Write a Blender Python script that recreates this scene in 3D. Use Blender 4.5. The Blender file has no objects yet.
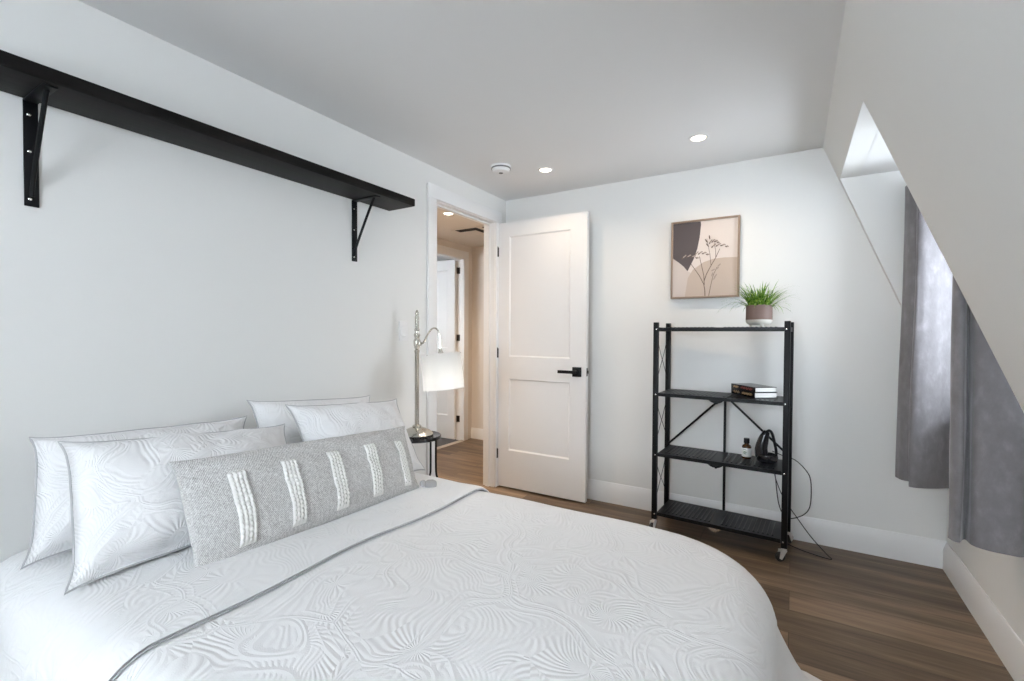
import bpy, bmesh, math, random
from mathutils import Vector, Matrix, noise
random.seed(7)
sc = bpy.context.scene
COL = sc.collection
PI = math.pi

# ------------------------------------------------------------------ camera, world, exposure
cam_d = bpy.data.cameras.new('camera')
cam_d.sensor_fit = 'HORIZONTAL'; cam_d.sensor_width = 36.0
cam_d.lens = 466.142 / 1024 * 36.0
cam_d.shift_y = 3.0 / 1024
cam_d.clip_start = 0.02
cam = bpy.data.objects.new('camera', cam_d); COL.objects.link(cam)
rt = Vector((0.856007, 0.516940, 0.005054)); dn = Vector((0.014296, -0.013899, -0.999801)); fw = Vector((-0.516767, 0.855909, -0.019288))
cam.matrix_world = Matrix(((rt.x, -dn.x, -fw.x, 0), (rt.y, -dn.y, -fw.y, 0), (rt.z, -dn.z, -fw.z, 1.19), (0, 0, 0, 1)))
sc.camera = cam
sc.view_settings.view_transform = 'Standard'; sc.view_settings.look = 'None'
sc.view_settings.gamma = 1.0; sc.view_settings.use_curve_mapping = False
sc.view_settings.exposure = 0.18
sc.cycles.use_denoising = True
sc.cycles.max_bounces = 10; sc.cycles.diffuse_bounces = 7
sc.cycles.sample_clamp_indirect = 6.0

W = bpy.data.worlds.new('daylight'); sc.world = W; W.use_nodes = True
bg = W.node_tree.nodes['Background']
bg.inputs[0].default_value = (0.83, 0.915, 1.0, 1); bg.inputs[1].default_value = 15.0

# key dimensions (metres); camera at the origin, x right along the back wall, y into the room
XL, XR, YB, YR, H = -1.986, 0.688, 3.185, -1.60, 2.258
XS = 0.128                     # where the slope meets the ceiling
ZK = 0.826                     # where it meets the knee wall
DY0, DY1, DZ, DX = 2.145, 3.140, 2.056, 1.04     # dormer
HZ, HXL, HY = 2.18, -3.15, 4.33                  # hall

def area(name, loc, rot, sx, sy, power, col, portal=False):
    l = bpy.data.lights.new(name, 'AREA'); l.shape = 'RECTANGLE'; l.size = sx; l.size_y = sy
    l.energy = power; l.color = col
    o = bpy.data.objects.new(name, l); COL.objects.link(o); o.location = loc; o.rotation_euler = rot
    if portal: l.cycles.is_portal = True
    return o
# sky portals: dormer window, plus rear and far-room windows added for light
area('daylight_dormer_window', (DX + 0.11, 2.64, 1.48), (0, PI/2, 0), 1.0, 0.84, 1, (1, 1, 1), True)
area('added_rear_window_portal', (-0.54, YR - 0.13, 1.475), (-PI/2, 0, 0), 1.36, 1.25, 1, (1, 1, 1), True)  # portal for the added rear window

area('added_far_room_portal', (-4.05, 2.48, 1.55), (-PI/2, 0, 0), 0.9, 0.7, 1, (1, 1, 1), True)  # portal for the window added to light the hall door leaf

# ------------------------------------------------------------------ materials
def mat(name, col, rough=0.5, metal=0.0, spec=0.5, **kw):
    m = bpy.data.materials.new(name); m.use_nodes = True
    b = m.node_tree.nodes['Principled BSDF']
    b.inputs['Base Color'].default_value = (*col, 1); b.inputs['Roughness'].default_value = rough
    b.inputs['Metallic'].default_value = metal; b.inputs['Specular IOR Level'].default_value = spec
    for k, v in kw.items(): b.inputs[k.replace('_', ' ')].default_value = v
    return m
def nd(m, t, **kw):
    n = m.node_tree.nodes.new(t)
    for k, v in kw.items(): setattr(n, k, v)
    return n
def lk(m, a, b): m.node_tree.links.new(a, b)
def P(m): return m.node_tree.nodes['Principled BSDF']
def mth(m, op, a, b=None, c=None):
    n = nd(m, 'ShaderNodeMath', operation=op)
    for i, v in enumerate((a, b, c)):
        if v is None: continue
        if isinstance(v, (int, float)): n.inputs[i].default_value = v
        else: lk(m, v, n.inputs[i])
    return n.outputs[0]
def coord(m, scale=(1, 1, 1), rot=(0, 0, 0), src='Object'):
    t = nd(m, 'ShaderNodeTexCoord'); mp = nd(m, 'ShaderNodeMapping')
    mp.inputs['Scale'].default_value = scale; mp.inputs['Rotation'].default_value = rot
    lk(m, t.outputs[src], mp.inputs['Vector']); return mp.outputs[0]
def bump(m, h, strength, dist=0.01):
    b = nd(m, 'ShaderNodeBump'); b.inputs['Strength'].default_value = strength; b.inputs['Distance'].default_value = dist
    lk(m, h, b.inputs['Height']); lk(m, b.outputs[0], P(m).inputs['Normal'])
def ramp(m, fac, stops):
    r = nd(m, 'ShaderNodeValToRGB'); e = r.color_ramp.elements
    while len(e) < len(stops): e.new(0.5)
    for i, (p, c) in enumerate(stops): e[i].position = p; e[i].color = (*c, 1)
    lk(m, fac, r.inputs[0]); return r.outputs[0]
def noise_t(m, vec, scale, detail=2.0, rough=0.5):
    n = nd(m, 'ShaderNodeTexNoise'); n.inputs['Scale'].default_value = scale; n.inputs['Detail'].default_value = detail
    n.inputs['Roughness'].default_value = rough; lk(m, vec, n.inputs['Vector']); return n.outputs['Fac']

def plaster(name, col):
    m = mat(name, col, 0.75, spec=0.25)
    bump(m, noise_t(m, coord(m), 260, 2), 0.05, 0.002); return m
M_wall = plaster('wall_paint', (0.80, 0.80, 0.785))
M_ceil = plaster('ceiling_paint', (0.80, 0.80, 0.80))
M_hall = plaster('hall_paint', (0.74, 0.69, 0.64))
M_trim = mat('trim_paint', (0.84, 0.84, 0.84), 0.35)
M_door = mat('door_paint', (0.82, 0.82, 0.82), 0.38)

def wood_floor():
    m = mat('plank_floor', (0.2, 0.13, 0.09), 0.42, spec=0.4)
    v = coord(m)
    br = nd(m, 'ShaderNodeTexBrick'); br.offset = 0.37; br.squash = 1.0
    br.inputs['Scale'].default_value = 1.0; br.inputs['Brick Width'].default_value = 1.22; br.inputs['Row Height'].default_value = 0.18
    br.inputs['Mortar Size'].default_value = 0.0012; br.inputs['Mortar Smooth'].default_value = 0.0
    br.inputs['Color1'].default_value = (0, 0, 0, 1); br.inputs['Color2'].default_value = (1, 1, 1, 1); br.inputs['Mortar'].default_value = (0.5, 0.5, 0.5, 1)
    lk(m, v, br.inputs['Vector'])
    # offset the grain plank by plank
    cb = nd(m, 'ShaderNodeVectorMath', operation='SCALE'); lk(m, br.outputs['Color'], cb.inputs[0]); cb.inputs['Scale'].default_value = 7.0
    ad = nd(m, 'ShaderNodeVectorMath', operation='ADD'); lk(m, v, ad.inputs[0]); lk(m, cb.outputs[0], ad.inputs[1])
    def st(s):
        mp = nd(m, 'ShaderNodeMapping'); mp.inputs['Scale'].default_value = s; lk(m, ad.outputs[0], mp.inputs['Vector']); return mp.outputs[0]
    g1 = noise_t(m, st((1.3, 16, 1)), 1.0, 6, 0.6)
    g2 = noise_t(m, st((4.0, 90, 1)), 1.0, 4, 0.6)
    f = mth(m, 'ADD', mth(m, 'MULTIPLY', g1, 0.65), mth(m, 'MULTIPLY', g2, 0.3))
    sep = nd(m, 'ShaderNodeSeparateColor'); lk(m, br.outputs['Color'], sep.inputs[0])
    f = mth(m, 'ADD', f, mth(m, 'MULTIPLY', sep.outputs[0], 0.16))
    c = ramp(m, f, [(0.38, (0.066, 0.041, 0.024)), (0.53, (0.135, 0.090, 0.055)), (0.68, (0.240, 0.165, 0.105)), (0.84, (0.32, 0.235, 0.155))])
    mx = nd(m, 'ShaderNodeMixRGB'); mx.blend_type = 'MULTIPLY'; lk(m, br.outputs['Fac'], mx.inputs[0]); lk(m, c, mx.inputs[1]); mx.inputs[2].default_value = (0.35, 0.33, 0.3, 1)
    lk(m, mx.outputs[0], P(m).inputs['Base Color'])
    bump(m, g2, 0.12, 0.002); return m
M_floor = wood_floor()
M_dfloor = mat('dark_grey_floor', (0.10, 0.10, 0.11), 0.7)

def quilted(name, col, s=1.0, strength=0.55, ax=(0, 1)):
    """white cloth with embossed scallops, feathered leaves and trailing vines"""
    m = mat(name, col, 0.85, spec=0.2, Sheen_Weight=0.15)
    v = coord(m)
    def warp(sc, amt, vec):
        wn = nd(m, 'ShaderNodeTexNoise'); wn.inputs['Scale'].default_value = sc; wn.inputs['Detail'].default_value = 1.0; lk(m, vec, wn.inputs['Vector'])
        sb = nd(m, 'ShaderNodeVectorMath', operation='SUBTRACT'); lk(m, wn.outputs['Color'], sb.inputs[0]); sb.inputs[1].default_value = (.5, .5, .5)
        sl = nd(m, 'ShaderNodeVectorMath', operation='SCALE'); lk(m, sb.outputs[0], sl.inputs[0]); sl.inputs['Scale'].default_value = amt
        ad = nd(m, 'ShaderNodeVectorMath', operation='ADD'); lk(m, vec, ad.inputs[0]); lk(m, sl.outputs[0], ad.inputs[1]); return ad.outputs[0]
    wv = warp(3.5 * s, 0.34 / s, v)
    # vines: thin raised double lines along the borders of large warped cells
    ve = nd(m, 'ShaderNodeTexVoronoi', feature='DISTANCE_TO_EDGE'); ve.inputs['Scale'].default_value = 3.2 * s; lk(m, wv, ve.inputs['Vector'])
    d = ve.outputs['Distance']
    def ridge(dist, c, w): return mth(m, 'SUBTRACT', 1.0, mth(m, 'SMOOTH_MIN', mth(m, 'DIVIDE', mth(m, 'ABSOLUTE', mth(m, 'SUBTRACT', dist, c)), w), 1.0, 0.25))
    vines = mth(m, 'MAXIMUM', ridge(d, 0.012, 0.022), mth(m, 'MULTIPLY', ridge(d, 0.085, 0.022), 0.8))
    # scallops: nested arcs inside the cells
    vo = nd(m, 'ShaderNodeTexVoronoi'); vo.inputs['Scale'].default_value = 6.5 * s; vo.inputs['Randomness'].default_value = 0.9; lk(m, wv, vo.inputs['Vector'])
    dv = nd(m, 'ShaderNodeVectorMath', operation='SUBTRACT'); lk(m, wv, dv.inputs[0]); lk(m, vo.outputs['Position'], dv.inputs[1])
    sx = nd(m, 'ShaderNodeSeparateXYZ'); lk(m, dv.outputs[0], sx.inputs[0])
    ang = mth(m, 'ARCTAN2', sx.outputs[ax[1]], sx.outputs[ax[0]]); dd = vo.outputs['Distance']
    def clamp01(x): return mth(m, 'MINIMUM', mth(m, 'MAXIMUM', x, 0.0), 1.0)
    outer = clamp01(mth(m, 'MULTIPLY', mth(m, 'SUBTRACT', dd, 0.24), 30.0))
    spiral = mth(m, 'ADD', mth(m, 'MULTIPLY', ang, 26.0), mth(m, 'MULTIPLY', dd, 22.0))
    fan = mth(m, 'MULTIPLY', mth(m, 'ADD', mth(m, 'SINE', spiral), 1.0), mth(m, 'MULTIPLY', outer, 0.5))
    core = mth(m, 'MULTIPLY', mth(m, 'ABSOLUTE', mth(m, 'SINE', mth(m, 'MULTIPLY', dd, 24.0))), mth(m, 'MULTIPLY', mth(m, 'SUBTRACT', 1.0, outer), 0.45))
    arcs = mth(m, 'ADD', fan, core)
    # feather strokes: fine bands that swirl with the warp
    w = nd(m, 'ShaderNodeTexWave', wave_type='BANDS', bands_direction='DIAGONAL'); w.inputs['Scale'].default_value = 24 * s; w.inputs['Distortion'].default_value = 3.0; w.inputs['Detail'].default_value = 1.0; w.inputs['Detail Scale'].default_value = 1.0
    lk(m, warp(5.0 * s, 0.30 / s, v), w.inputs['Vector'])
    mk = mth(m, 'MULTIPLY', mth(m, 'SUBTRACT', noise_t(m, v, 5.0 * s, 1), 0.43), 14.0); mk = mth(m, 'MINIMUM', mth(m, 'MAXIMUM', mk, 0.0), 1.0)
    pat = mth(m, 'ADD', mth(m, 'MULTIPLY', arcs, mth(m, 'MULTIPLY', mk, 0.75)), mth(m, 'MULTIPLY', w.outputs['Fac'], mth(m, 'MULTIPLY', mth(m, 'SUBTRACT', 1.0, mk), 0.30)))
    h = mth(m, 'ADD', mth(m, 'MAXIMUM', pat, vines), mth(m, 'MULTIPLY', noise_t(m, v, 380, 2), 0.2))
    h = mth(m, 'ADD', h, mth(m, 'MULTIPLY', noise_t(m, v, 9.0 * s, 2), 0.9))
    bump(m, h, strength, 0.005); return m
M_quilt = quilted('quilt_cotton', (0.85, 0.85, 0.855), 1.0, 0.34)
M_sham = quilted('sham_cotton', (0.83, 0.83, 0.835), 1.3, 0.36, (1, 2))
M_piping = mat('grey_piping', (0.45, 0.45, 0.46), 0.8)
M_sheet = mat('mattress_ticking', (0.8, 0.8, 0.8), 0.85)

def heather():
    m = mat('heathered_grey_weave', (0.4, 0.4, 0.4), 0.95, spec=0.1, Sheen_Weight=0.2)
    v = coord(m)
    n1 = noise_t(m, coord(m, (1, 1, 1.0)), 210, 3, 0.7); n2 = noise_t(m, coord(m, (60, 60, 14)), 2.5, 2)
    w = nd(m, 'ShaderNodeTexWave', wave_type='BANDS', bands_direction='DIAGONAL'); w.inputs['Scale'].default_value = 120; w.inputs['Distortion'].default_value = 5; w.inputs['Detail'].default_value = 2; w.inputs['Detail Scale'].default_value = 5
    lk(m, v, w.inputs['Vector'])
    f = mth(m, 'ADD', mth(m, 'MULTIPLY', n1, 0.45), mth(m, 'ADD', mth(m, 'MULTIPLY', n2, 0.25), mth(m, 'MULTIPLY', w.outputs['Fac'], 0.35)))
    lk(m, ramp(m, f, [(0.36, (0.30, 0.29, 0.28)), (0.52, (0.55, 0.54, 0.525)), (0.66, (0.80, 0.79, 0.775))]), P(m).inputs['Base Color'])
    bump(m, f, 0.5, 0.003); return m
M_heather = heather()
M_yarn = mat('white_yarn', (0.80, 0.79, 0.76), 0.9, spec=0.15)
M_tassel = mat('grey_yarn', (0.40, 0.39, 0.385), 0.95)

def velvet():
    m = mat('grey_velvet', (0.23, 0.225, 0.245), 0.75, spec=0.3, Sheen_Weight=0.5, Sheen_Roughness=0.4)
    f = noise_t(m, coord(m, (9, 9, 5)), 3.0, 4, 0.6)
    lk(m, ramp(m, f, [(0.3, (0.165, 0.155, 0.163)), (0.55, (0.195, 0.185, 0.195)), (0.75, (0.245, 0.233, 0.245))]), P(m).inputs['Base Color'])
    bump(m, f, 0.25, 0.01); return m
M_velvet = velvet()
def espresso():
    m = mat('espresso_stained_wood', (0.02, 0.015, 0.012), 0.5, spec=0.12)
    f = noise_t(m, coord(m, (14, 1.2, 14)), 3.0, 5, 0.6)
    lk(m, ramp(m, f, [(0.3, (0.003, 0.003, 0.003)), (0.6, (0.007, 0.006, 0.0055)), (0.8, (0.020, 0.014, 0.011))]), P(m).inputs['Base Color'])
    bump(m, f, 0.15, 0.004); return m
M_espresso = espresso()
M_black = mat('black_powder_coat', (0.0035, 0.004, 0.005), 0.45, spec=0.22)
M_blackgl = mat('black_gloss', (0.008, 0.008, 0.010), 0.15)
M_rackshelf = mat('black_rack_metal', (0.004, 0.005, 0.0065), 0.36, spec=0.25)
M_steel = mat('polished_steel', (0.75, 0.75, 0.74), 0.22, 1.0)
M_zinc = mat('zinc_plated_steel', (0.72, 0.71, 0.69), 0.45, 0.6)
M_nickel = mat('brushed_nickel', (0.56, 0.54, 0.49), 0.26, 1.0)
M_bronze = mat('dark_bronze', (0.05, 0.04, 0.035), 0.4, 0.6)
M_rubber = mat('black_rubber', (0.012, 0.012, 0.012), 0.6)
M_white = mat('white_plastic', (0.82, 0.82, 0.82), 0.4)
M_greyslot = mat('grey_plastic', (0.12, 0.12, 0.12), 0.5)
M_paper = mat('book_pages', (0.82, 0.81, 0.78), 0.9)
M_gold = mat('faded_gold_print', (0.42, 0.27, 0.12), 0.6)
M_redprint = mat('dull_red_print', (0.20, 0.03, 0.02), 0.6)
M_amber = mat('amber_glass', (0.055, 0.024, 0.006), 0.08)
M_label = mat('bottle_label', (0.75, 0.77, 0.74), 0.6)
M_labelink = mat('label_ink', (0.10, 0.16, 0.10), 0.6)
M_terra = mat('taupe_glaze', (0.185, 0.118, 0.098), 0.55)
M_cream = mat('cream_glaze', (0.70, 0.67, 0.61), 0.4)
M_soil = mat('dark_soil', (0.03, 0.022, 0.015), 0.95)
M_frame = mat('walnut_frame', (0.27, 0.19, 0.135), 0.5)
M_art = [mat('print_blush', (0.66, 0.59, 0.55), 0.8), mat('print_charcoal', (0.085, 0.070, 0.072), 0.8), mat('print_tan', (0.49, 0.40, 0.335), 0.8),
         mat('print_pale', (0.56, 0.49, 0.45), 0.8), mat('print_ink', (0.13, 0.095, 0.080), 0.8), mat('print_flower', (0.33, 0.27, 0.24), 0.8)]
def grass_mat():
    m = mat('grass_green', (0.1, 0.25, 0.03), 0.5, Subsurface_Weight=0.0)
    f = noise_t(m, coord(m), 60, 1)
    lk(m, ramp(m, f, [(0.3, (0.03, 0.11, 0.008)), (0.5, (0.11, 0.26, 0.02)), (0.7, (0.36, 0.49, 0.09))]), P(m).inputs['Base Color']); return m
M_grass = grass_mat()
def emis(name, col, s):
    m = mat(name, (0.9, 0.9, 0.9), 0.5); P(m).inputs['Emission Color'].default_value = (*col, 1); P(m).inputs['Emission Strength'].default_value = s; return m
M_lens = emis('lit_lens', (1.0, 0.86, 0.70), 9.0)
def shade_mat():
    m = bpy.data.materials.new('white_linen_shade'); m.use_nodes = True; nt = m.node_tree; nt.nodes.clear()
    o = nt.nodes.new('ShaderNodeOutputMaterial'); mx = nt.nodes.new('ShaderNodeMixShader'); d = nt.nodes.new('ShaderNodeBsdfDiffuse'); t = nt.nodes.new('ShaderNodeBsdfTranslucent')
    d.inputs[0].default_value = (0.86, 0.86, 0.85, 1); t.inputs[0].default_value = (0.86, 0.86, 0.85, 1); mx.inputs[0].default_value = 0.45
    nt.links.new(d.outputs[0], mx.inputs[1]); nt.links.new(t.outputs[0], mx.inputs[2]); nt.links.new(mx.outputs[0], o.inputs[0]); return m
M_shade = shade_mat()
def glass_mat():
    m = bpy.data.materials.new('window_glass'); m.use_nodes = True; nt = m.node_tree; nt.nodes.clear()
    o = nt.nodes.new('ShaderNodeOutputMaterial'); mx = nt.nodes.new('ShaderNodeMixShader'); t = nt.nodes.new('ShaderNodeBsdfTransparent'); g = nt.nodes.new('ShaderNodeBsdfGlossy'); fr = nt.nodes.new('ShaderNodeFresnel')
    g.inputs['Roughness'].default_value = 0.02; fr.inputs[0].default_value = 1.3
    nt.links.new(fr.outputs[0], mx.inputs[0]); nt.links.new(t.outputs[0], mx.inputs[1]); nt.links.new(g.outputs[0], mx.inputs[2]); nt.links.new(mx.outputs[0], o.inputs[0]); return m
M_glass = glass_mat()

# ------------------------------------------------------------------ mesh helpers
class MB:
    def __init__(s): s.bm = bmesh.new(); s.mi = 0
    def face(s, vs):
        try: f = s.bm.faces.new(vs)
        except ValueError: return None
        f.material_index = s.mi; return f
    def box(s, x0, x1, y0, y1, z0, z1, M=None):
        c = [Vector((x, y, z)) for z in (z0, z1) for y in (y0, y1) for x in (x0, x1)]
        if M is not None: c = [M @ p for p in c]
        v = [s.bm.verts.new(p) for p in c]
        for q in ((0, 2, 3, 1), (4, 5, 7, 6), (0, 1, 5, 4), (2, 6, 7, 3), (0, 4, 6, 2), (1, 3, 7, 5)): s.face([v[i] for i in q])
        return s
    def prism(s, pts, a0, a1, ax='y', M=None):
        """polygon in the two other axes, extruded along ax"""
        def mk(p, a):
            q = {'x': (a, p[0], p[1]), 'y': (p[0], a, p[1]), 'z': (p[0], p[1], a)}[ax]
            q = Vector(q); return s.bm.verts.new(M @ q if M is not None else q)
        A = [mk(p, a0) for p in pts]; B = [mk(p, a1) for p in pts]; n = len(pts)
        s.face(A); s.face(B[::-1])
        for i in range(n): s.face([A[i], B[i], B[(i + 1) % n], A[(i + 1) % n]])
        return s
    def tube(s, pts, r, n=8, closed=False):
        pts = [Vector(p) for p in pts]; N = len(pts)
        rr = r if isinstance(r, (list, tuple)) else [r] * N
        up = None; rings = []
        for i, p in enumerate(pts):
            a = pts[(i - 1) % N] if (closed or i > 0) else p
            b = pts[(i + 1) % N] if (closed or i < N - 1) else p
            t = (b - a).normalized()
            if up is None: up = t.orthogonal().normalized()
            up = (up - t * up.dot(t)); up = up.normalized() if up.length > 1e-6 else t.orthogonal().normalized()
            w = t.cross(up)
            rings.append([s.bm.verts.new(p + (up * math.cos(2*PI*k/n) + w * math.sin(2*PI*k/n)) * rr[i]) for k in range(n)])
        for i in range(N if closed else N - 1):
            A, B = rings[i], rings[(i + 1) % N]
            for k in range(n): s.face([A[k], A[(k+1) % n], B[(k+1) % n], B[k]])
        if not closed: s.face(rings[0][::-1]); s.face(rings[-1])
        return s
    def lathe(s, prof, c=(0, 0, 0), n=32, M=None, closed=False):
        """profile of (r, z) from bottom to top; ends at r=0 close the surface"""
        c = Vector(c); rings = []
        for r, z in prof:
            if r < 1e-6:
                q = c + Vector((0, 0, z)); rings.append([s.bm.verts.new(M @ q if M is not None else q)])
            else:
                L = []
                for k in range(n):
                    q = c + Vector((r*math.cos(2*PI*k/n), r*math.sin(2*PI*k/n), z)); L.append(s.bm.verts.new(M @ q if M is not None else q))
                rings.append(L)
        for A, B in list(zip(rings, rings[1:])) + ([(rings[-1], rings[0])] if closed else []):
            for k in range(n):
                k2 = (k + 1) % n
                if len(A) == 1 and len(B) == 1: continue
                if len(A) == 1: s.face([A[0], B[k2], B[k]])
                elif len(B) == 1: s.face([A[k], A[k2], B[0]])
                else: s.face([A[k], A[k2], B[k2], B[k]])
        return s
    def grid(s, fn, nu, nv, wrap=False):
        V = [[s.bm.verts.new(fn(i, j)) for j in range(nv)] for i in range(nu)]
        for i in range(nu if wrap else nu - 1):
            for j in range(nv - 1): s.face([V[i][j], V[(i+1) % nu][j], V[(i+1) % nu][j+1], V[i][j+1]])
        return V
    def build(s, name, mats, parent=None, bevel=0.0, seg=2, smooth=True, angle=35, fix=True):
        bm = s.bm
        if fix: bmesh.ops.recalc_face_normals(bm, faces=bm.faces[:])
        if bevel > 0:
            es = [e for e in bm.edges if len(e.link_faces) == 2 and e.calc_face_angle(0) > math.radians(30)]
            bmesh.ops.bevel(bm, geom=es, offset=bevel, segments=seg, profile=0.5, affect='EDGES', clamp_overlap=True)
        me = bpy.data.meshes.new(name)
        root = parent
        off = Vector((0, 0, 0))
        while root is not None: off += root.location; root = root.parent
        if off.length > 0: bmesh.ops.translate(bm, verts=bm.verts[:], vec=-off)
        bm.to_mesh(me); bm.free()
        for m in (mats if isinstance(mats, list) else [mats]): me.materials.append(m)
        if smooth:
            me.polygons.foreach_set('use_smooth', [True] * len(me.polygons)); me.set_sharp_from_angle(angle=math.radians(angle))
        o = bpy.data.objects.new(name, me); COL.objects.link(o)
        if parent is not None: o.parent = parent
        return o
def thing(name, label, cat, loc, group=None):
    o = bpy.data.objects.new(name, None); COL.objects.link(o); o.location = loc; o.empty_display_size = 0.05
    return tag(o, label, cat, group)
def tag(o, label, cat, group=None):
    o['label'] = label; o['category'] = cat
    if group: o['group'] = group
    return o
def struct(name, mb, m, parent=None, **kw):
    o = mb.build(name, m, parent, **kw)
    if parent is None: o['kind'] = 'structure'
    return o
def sroot(name, loc):
    o = bpy.data.objects.new(name, None); COL.objects.link(o); o.location = loc; o['kind'] = 'structure'; return o
def Mat(loc, rx=0, ry=0, rz=0):
    return Matrix.Translation(loc) @ Matrix.Rotation(rz, 4, 'Z') @ Matrix.Rotation(ry, 4, 'Y') @ Matrix.Rotation(rx, 4, 'X')
def catmull(pts, k=6):
    pts = [Vector(p) for p in pts]; out = []
    for i in range(len(pts) - 1):
        p0, p1, p2, p3 = pts[max(i-1, 0)], pts[i], pts[i+1], pts[min(i+2, len(pts)-1)]
        for j in range(k):
            t = j / k
            out.append(0.5*((2*p1) + (p2-p0)*t + (2*p0-5*p1+4*p2-p3)*t*t + (3*p1-p0-3*p2+p3)*t**3))
    out.append(pts[-1]); return out

# ------------------------------------------------------------------ the setting
T = 0.10
OY0, OY1, OZ = 2.320, 3.022, 2.050            # bedroom door opening
struct('floor', MB().box(HXL - 0.02, XR + 0.1, YR - 0.1, HY + 0.1, -0.1, 0.0), M_floor, smooth=False)
struct('floor_beyond', MB().box(-4.9, HXL - 0.021, 2.5, 5.0, -0.1, 0.0), M_dfloor, smooth=False)
struct('ceiling', MB().box(XL - T, XS + 0.12, YR - 0.1, YB + 0.1, H, H + 0.1), M_ceil, smooth=False)
mb = MB(); mb.box(XL - T, XL, YR - 0.1, OY0 - 0.018, 0, H); mb.box(XL - T, XL, OY1 + 0.018, YB, 0, H); mb.box(XL - T, XL, OY0 - 0.018, OY1 + 0.018, OZ + 0.018, H)
struct('wall_left', mb, M_wall, smooth=False)
struct('wall_back', MB().box(XL - T, XS + 0.7, YB, YB + T, 0, H + 0.1), M_wall, smooth=False)
# rear wall behind the camera; its unseen window is added as fill light
RW = (-1.22, 0.14, 0.85, 2.10)
mb = MB(); y0, y1 = YR - T, YR
mb.box(XL, RW[0], y0, y1, 0, H); mb.box(RW[1], XR + 0.1, y0, y1, 0, H); mb.box(RW[0], RW[1], y0, y1, 0, RW[2]); mb.box(RW[0], RW[1], y0, y1, RW[3], H)
struct('wall_rear', mb, M_wall, smooth=False)
# right: knee wall and roof slope with the dormer opening
nx, nz = 0.931, 0.364; tk = 0.08
def slope_x(z): return XS + (H - z) * (XR - XS) / (H - ZK)
def slab(z0, z1):
    a, b = slope_x(z0), slope_x(z1); dx = tk / nx
    return [(a, z0), (b, z1), (b + dx, z1), (a + dx, z0)]
mb = MB()
mb.box(XR, XR + 0.09, YR, YB, 0, ZK)
mb.prism(slab(ZK, H), YR, DY0); mb.prism(slab(ZK, H), DY1, YB); mb.prism(slab(DZ, H), DY0, DY1)
struct('wall_right', mb, M_wall, smooth=False)
dx = tk / nx
def cheek(a0, a1):
    return MB().prism([(slope_x(DZ) + dx, DZ), (DX, DZ), (DX, ZK), (slope_x(ZK) + dx, ZK)], a0, a1)
struct('wall_dormer_near', cheek(DY0 - 0.08, DY0), M_wall, smooth=False)
struct('wall_dormer_far', cheek(DY1, DY1 + 0.044), M_wall, smooth=False)
struct('ceiling_dormer', MB().box(slope_x(DZ) + dx * 0.98, DX + 0.1, DY0 - 0.08, DY1 + 0.04, DZ, DZ + 0.08), M_ceil, smooth=False)
struct('trim_sill', MB().box(XR - 0.0, DX, DY0, DY1, ZK - 0.03, ZK + 0.004), M_trim, bevel=0.003)
WY0, WY1, WZ0, WZ1 = 2.22, 3.06, 0.98, 1.98
mb = MB(); a, b = DX, DX + 0.1
mb.box(a, b, DY0 - 0.08, WY0, ZK - 0.1, DZ); mb.box(a, b, WY1, DY1 + 0.04, ZK - 0.1, DZ); mb.box(a, b, WY0, WY1, ZK - 0.1, WZ0); mb.box(a, b, WY0, WY1, WZ1, DZ)
struct('wall_dormer_window', mb, M_wall, smooth=False)
def window(name, axis, p, a0, a1, z0, z1):
    r = sroot(name, (p, a0, z0) if axis == 'x' else (a0, p, z0))
    def bx(mb, u0, u1, w0, w1, d):
        if axis == 'x': mb.box(p - d, p + d, u0, u1, w0, w1)
        else: mb.box(u0, u1, p - d, p + d, w0, w1)
    f = MB(); w = 0.045
    bx(f, a0, a0 + w, z0, z1, 0.03); bx(f, a1 - w, a1, z0, z1, 0.03); bx(f, a0 + w, a1 - w, z0, z0 + w, 0.03); bx(f, a0 + w, a1 - w, z1 - w, z1, 0.03)
    zm = (z0 + z1) / 2; bx(f, a0 + w, a1 - w, zm - 0.02, zm + 0.02, 0.03)
    f.build('window_frame', M_trim, r, bevel=0.003)
    for q0, q1 in ((z0 + w, zm - 0.02), (zm + 0.02, z1 - w)):
        g = MB(); bx(g, a0 + w, a1 - w, q0, q1, 0.002); g.build('pane', M_glass, r, smooth=False)
window('window_1', 'x', DX + 0.05, WY0 + 0.001, WY1 - 0.001, WZ0 + 0.001, WZ1 - 0.001)
window('window_rear_added', 'y', YR - 0.06, RW[0] + 0.001, RW[1] - 0.001, RW[2] + 0.001, RW[3] - 0.001)  # added, unseen: brightens bed and back wall from behind the camera
# baseboards with a bevelled top
def bb(d=0.017, h=0.142): return [(0, 0), (d, 0), (d, h - 0.042), (d * 0.40, h - 0.005), (d * 0.30, h), (0, h)]
struct('baseboard_back', MB().prism([(YB - a, z) for a, z in bb()], XL + 0.001, XR, 'x'), M_trim)
struct('baseboard_right', MB().prism([(XR - a, z) for a, z in bb()], YR, YB - 0.017, 'y'), M_trim)
struct('baseboard_left', MB().prism([(XL + a, z) for a, z in bb()], YR, 2.241, 'y'), M_trim)
struct('baseboard_rear', MB().prism([(YR + a, z) for a, z in bb()], XL + 0.018, XR - 0.018, 'x'), M_trim)
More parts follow.
